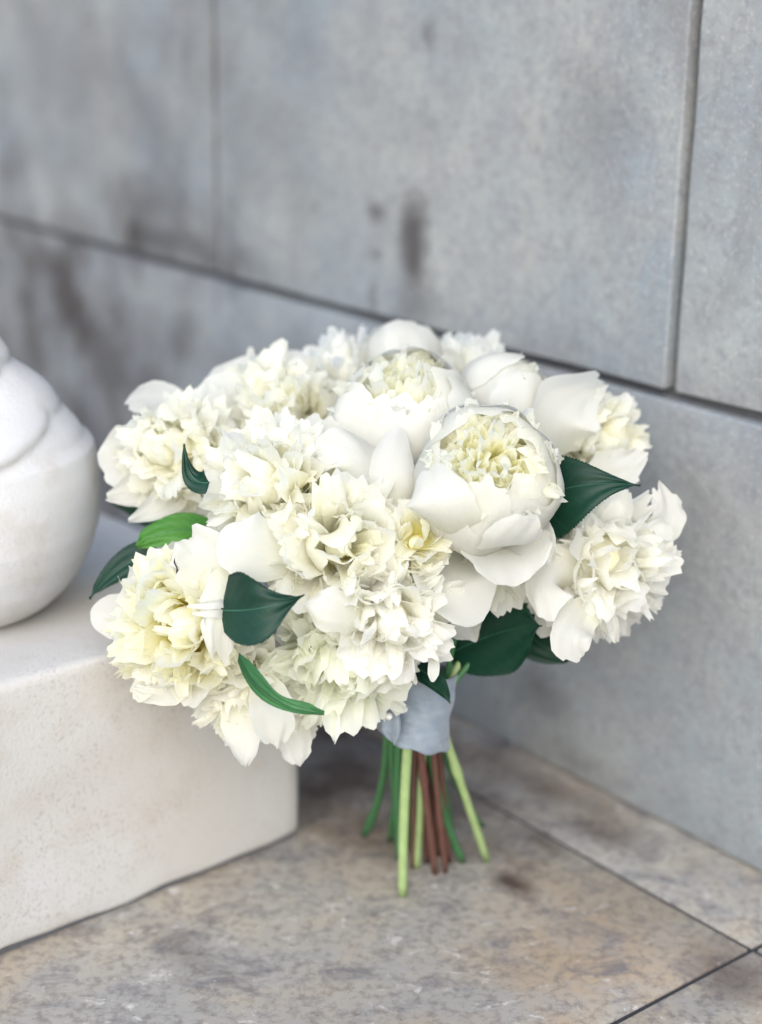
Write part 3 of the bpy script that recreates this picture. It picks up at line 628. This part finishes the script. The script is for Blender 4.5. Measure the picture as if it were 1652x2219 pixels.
leaf((890, 1440, .94), (935, 1470, .925), (975, 1522, .915), [22, 34, 34, 24, 14, 3], [16, 26, 26, 20, 10, 2], (0, .3, 1), M_LEAF, .15, 10, 'small pointed leaf hanging over the ribbon')
leaf((1090, 1230, .985), (1130, 1290, .98), (1160, 1340, .97), [30, 50, 50, 40, 24, 8], [30, 50, 50, 40, 24, 8], (0, .2, 1), M_LEAF, .1, 11)
leaf((340, 1130, 1.0), (300, 1105, 1.0), (240, 1085, .995), [16, 26, 26, 20, 12, 4], [16, 26, 26, 20, 12, 4], (0, .4, 1), M_LEAF, .1, 12)
leaf((790, 1060, .975), (800, 1040, .97), (790, 1010, .965), [20, 32, 32, 24, 14, 4], [20, 32, 32, 24, 14, 4], (0, .2, 1), M_LEAF, .1, 13)

# ------------------------------------------------------------------ stems, ribbon
def stem(top, mid, foot, wpx, mat, z=0.0, label=None, upto=None, node=None):
    wpx = wpx*.78
    f = on_z(foot[0], foot[1], z + wpx*.5*.97/FOC*.3)
    dt = .958 + (top[2]-.955)*.55; df = float(np.dot(f-CAM, FW)); k = (mid[1]-top[1])/(foot[1]-top[1])
    t, m = P(top[0], top[1], dt), P(mid[0], mid[1], dt+(df-dt)*k); s = np.linspace(0, 1, 16)[:, None]
    q = 2*m-.5*(f+t); pts = (1-s)**2*f+2*s*(1-s)*q+s**2*t
    if upto is not None:
        e = np.linspace(0, 1, 12)[1:, None]; h = t+(t-pts[-2])*3
        pts = np.concatenate([pts, (1-e)**2*t+2*e*(1-e)*h+e**2*upto])
    r_ = wpx*.5*.93/FOC
    rr = np.full(len(pts), r_); rr[0] *= .97
    if node is not None: rr[node] *= 1.35; rr[node+1] *= 1.12
    o = tube('stem', pts, rr, mat, bouquet, 12)
    if label: o['label'] = label
    return o
cs = sorted(stems_to, key=lambda p: p[0])
stem((888, 1560, .955), (876, 1760, .955), (873, 1938), 29, M_STEM, upto=cs[8], label='longest pale green stem standing out in front')
stem((838, 1560, .99), (828, 1700, 1.0), (790, 1808), 24, M_STEM_DARK, upto=cs[0], label='dark green stem splayed out at the far left', node=2)
stem((855, 1560, .995), (852, 1680, 1.0), (872, 1830), 22, M_STEM_DARK, upto=cs[2])
stem((872, 1560, .99), (862, 1690, .995), (866, 1860), 24, M_STEM_DARK, upto=cs[4])
stem((905, 1560, .98), (897, 1720, .985), (895, 1880), 14, M_STEM_BROWN, upto=cs[6])
stem((918, 1560, .97), (912, 1740, .968), (903, 1878), 24, M_STEM, upto=cs[7])
stem((905, 1560, .965), (922, 1720, .952), (944, 1892), 22, M_STEM_BROWN, upto=cs[3], node=9, label='thick reddish brown woody stem')
stem((935, 1560, .965), (948, 1720, .955), (966, 1890), 18, M_STEM_BROWN, upto=cs[11], node=5)
stem((928, 1560, .975), (950, 1720, .97), (1003, 1866), 24, M_STEM_DARK, upto=cs[13])
stem((955, 1560, .965), (1000, 1700, .955), (1056, 1864), 25, M_STEM, upto=cs[-1], node=9, label='pale green stem splayed out at the right with a swollen node')
stem((945, 1560, .985), (985, 1690, 1.0), (1045, 1790), 18, M_STEM_DARK, upto=cs[-2])
for (tx, mx, fx, fy, m_, k) in ((912, 918, 926, 1868, M_STEM_BROWN, 7), (893, 886, 884, 1838, M_STEM_DARK, 5), (925, 934, 952, 1852, M_STEM_BROWN, 9), (940, 962, 985, 1838, M_STEM_DARK, 12), (865, 858, 846, 1822, M_STEM_DARK, 3), (948, 958, 974, 1868, M_STEM_BROWN, 10)):
    stem((tx, 1560, .985), (mx, 1700, .99), (fx, fy), 19, m_, upto=cs[k])
for i, k in enumerate((1, 5, 9, 10, 12, 14)):
    if k < len(cs): stem((880+i*14, 1560, 1.0), (885+i*12, 1660, 1.01), (880+i*18, 1800-6*i), 17, M_STEM_DARK if i % 2 else M_STEM_BROWN, upto=cs[k])

# ribbon: a cloth sleeve round the stems
nt, nz = 72, 26; VV = []; UVr = []
top, bot = P(915, 1452, .957), P(898, 1600, .966)
axd = (top-bot)/np.linalg.norm(top-bot); xr = np.cross(-FW, axd); xr /= np.linalg.norm(xr); yr = np.cross(axd, xr)
for i in range(nz):
    f = i/(nz-1); c = bot*(1-f)+top*f
    for j in range(nt):
        t = 2*math.pi*j/nt
        rr = (.0192-.0012*f+.002*abs(f-.45)) * (1+.035*math.sin(3*t+5*f)+.02*math.sin(9*t-14*f)+.03*math.sin(17*f*(1+.2*math.sin(t))+t*1.0)*(.6+.4*math.cos(t)))
        lift = (.0012*math.sin(2*t+.6)+.0008*math.sin(7*t))*(1-f)
        VV.append(c+xr*rr*math.cos(t)-yr*rr*.95*math.sin(t)*1.0+axd*(lift+.005*math.cos(t)*(1-f)))
FF = [[i*nt+j, i*nt+(j+1) % nt, (i+1)*nt+(j+1) % nt, (i+1)*nt+j] for i in range(nz-1) for j in range(nt)]
rib = new_obj('ribbon', VV, FF, M_RIBBON, bouquet, True, loc=(top+bot)/2); rib['label'] = 'pale grey blue silk ribbon wound round the stems'
sm = rib.modifiers.new('thickness', 'SOLIDIFY'); sm.thickness = .0008
VV = []; n1, n2 = 60, 26
for i in range(n1):
    f = i/(n1-1)
    for j in range(n2):
        g_ = j/(n2-1); t = math.pi*(-.30+1.10*g_)+.16*math.sin(5*f+1)*(g_ > .9)
        c = bot*(1-f)+top*f; rr = .0205-.0008*f+.0012*math.sin(2.2*t-9*f)+.0009*math.sin(24*f+3*t)+.0007*math.sin(41*f-5*t+1)
        VV.append(c+xr*rr*math.cos(t)-yr*rr*.97*math.sin(t)+axd*(.005*math.cos(t)*(1-f)+.0010*math.sin(3*t)*(1-f)-.001))
turn = new_obj('ribbon_turn', VV, gridf(n2, n1), M_RIBBON, rib, True, loc=(top+bot)/2)
sm = turn.modifiers.new('thickness', 'SOLIDIFY'); sm.thickness = .0008
V, UV = strip([P(845, 1500, .944), P(848, 1560, .940), P(856, 1612, .944)], [.004, .0055, .0055, .005, .002], camv((-.3, 0, 1)), 11, 16, fold=.5, tipc=.3, ruf=.0015, rfreq=5)
tail = new_obj('ribbon_tail', V, gridf(11, 16), M_RIBBON, rib, True, UV, loc=V.mean(0)); sm = tail.modifiers.new('thickness', 'SOLIDIFY'); sm.thickness = .0006
def ball(name, c, r_, mat, parent, n=12):
    V = [[c[0]+r_*math.sin(math.pi*i/n)*math.cos(2*math.pi*j/(2*n)), c[1]+r_*math.sin(math.pi*i/n)*math.sin(2*math.pi*j/(2*n)), c[2]+r_*math.cos(math.pi*i/n)] for i in range(n+1) for j in range(2*n)]
    F = [[i*2*n+j, (i+1)*2*n+j, (i+1)*2*n+(j+1) % (2*n), i*2*n+(j+1) % (2*n)] for i in range(n) for j in range(2*n)]
    return new_obj(name, V, F, mat, parent, True, loc=c)
ball('pearl_pin', P(843, 1552, .938), .0021, M_PEARL, rib)
print('petal objects', PETALS, 'tris', sum(len(o.data.polygons)*2 for o in scene.objects if o.type == 'MESH'))
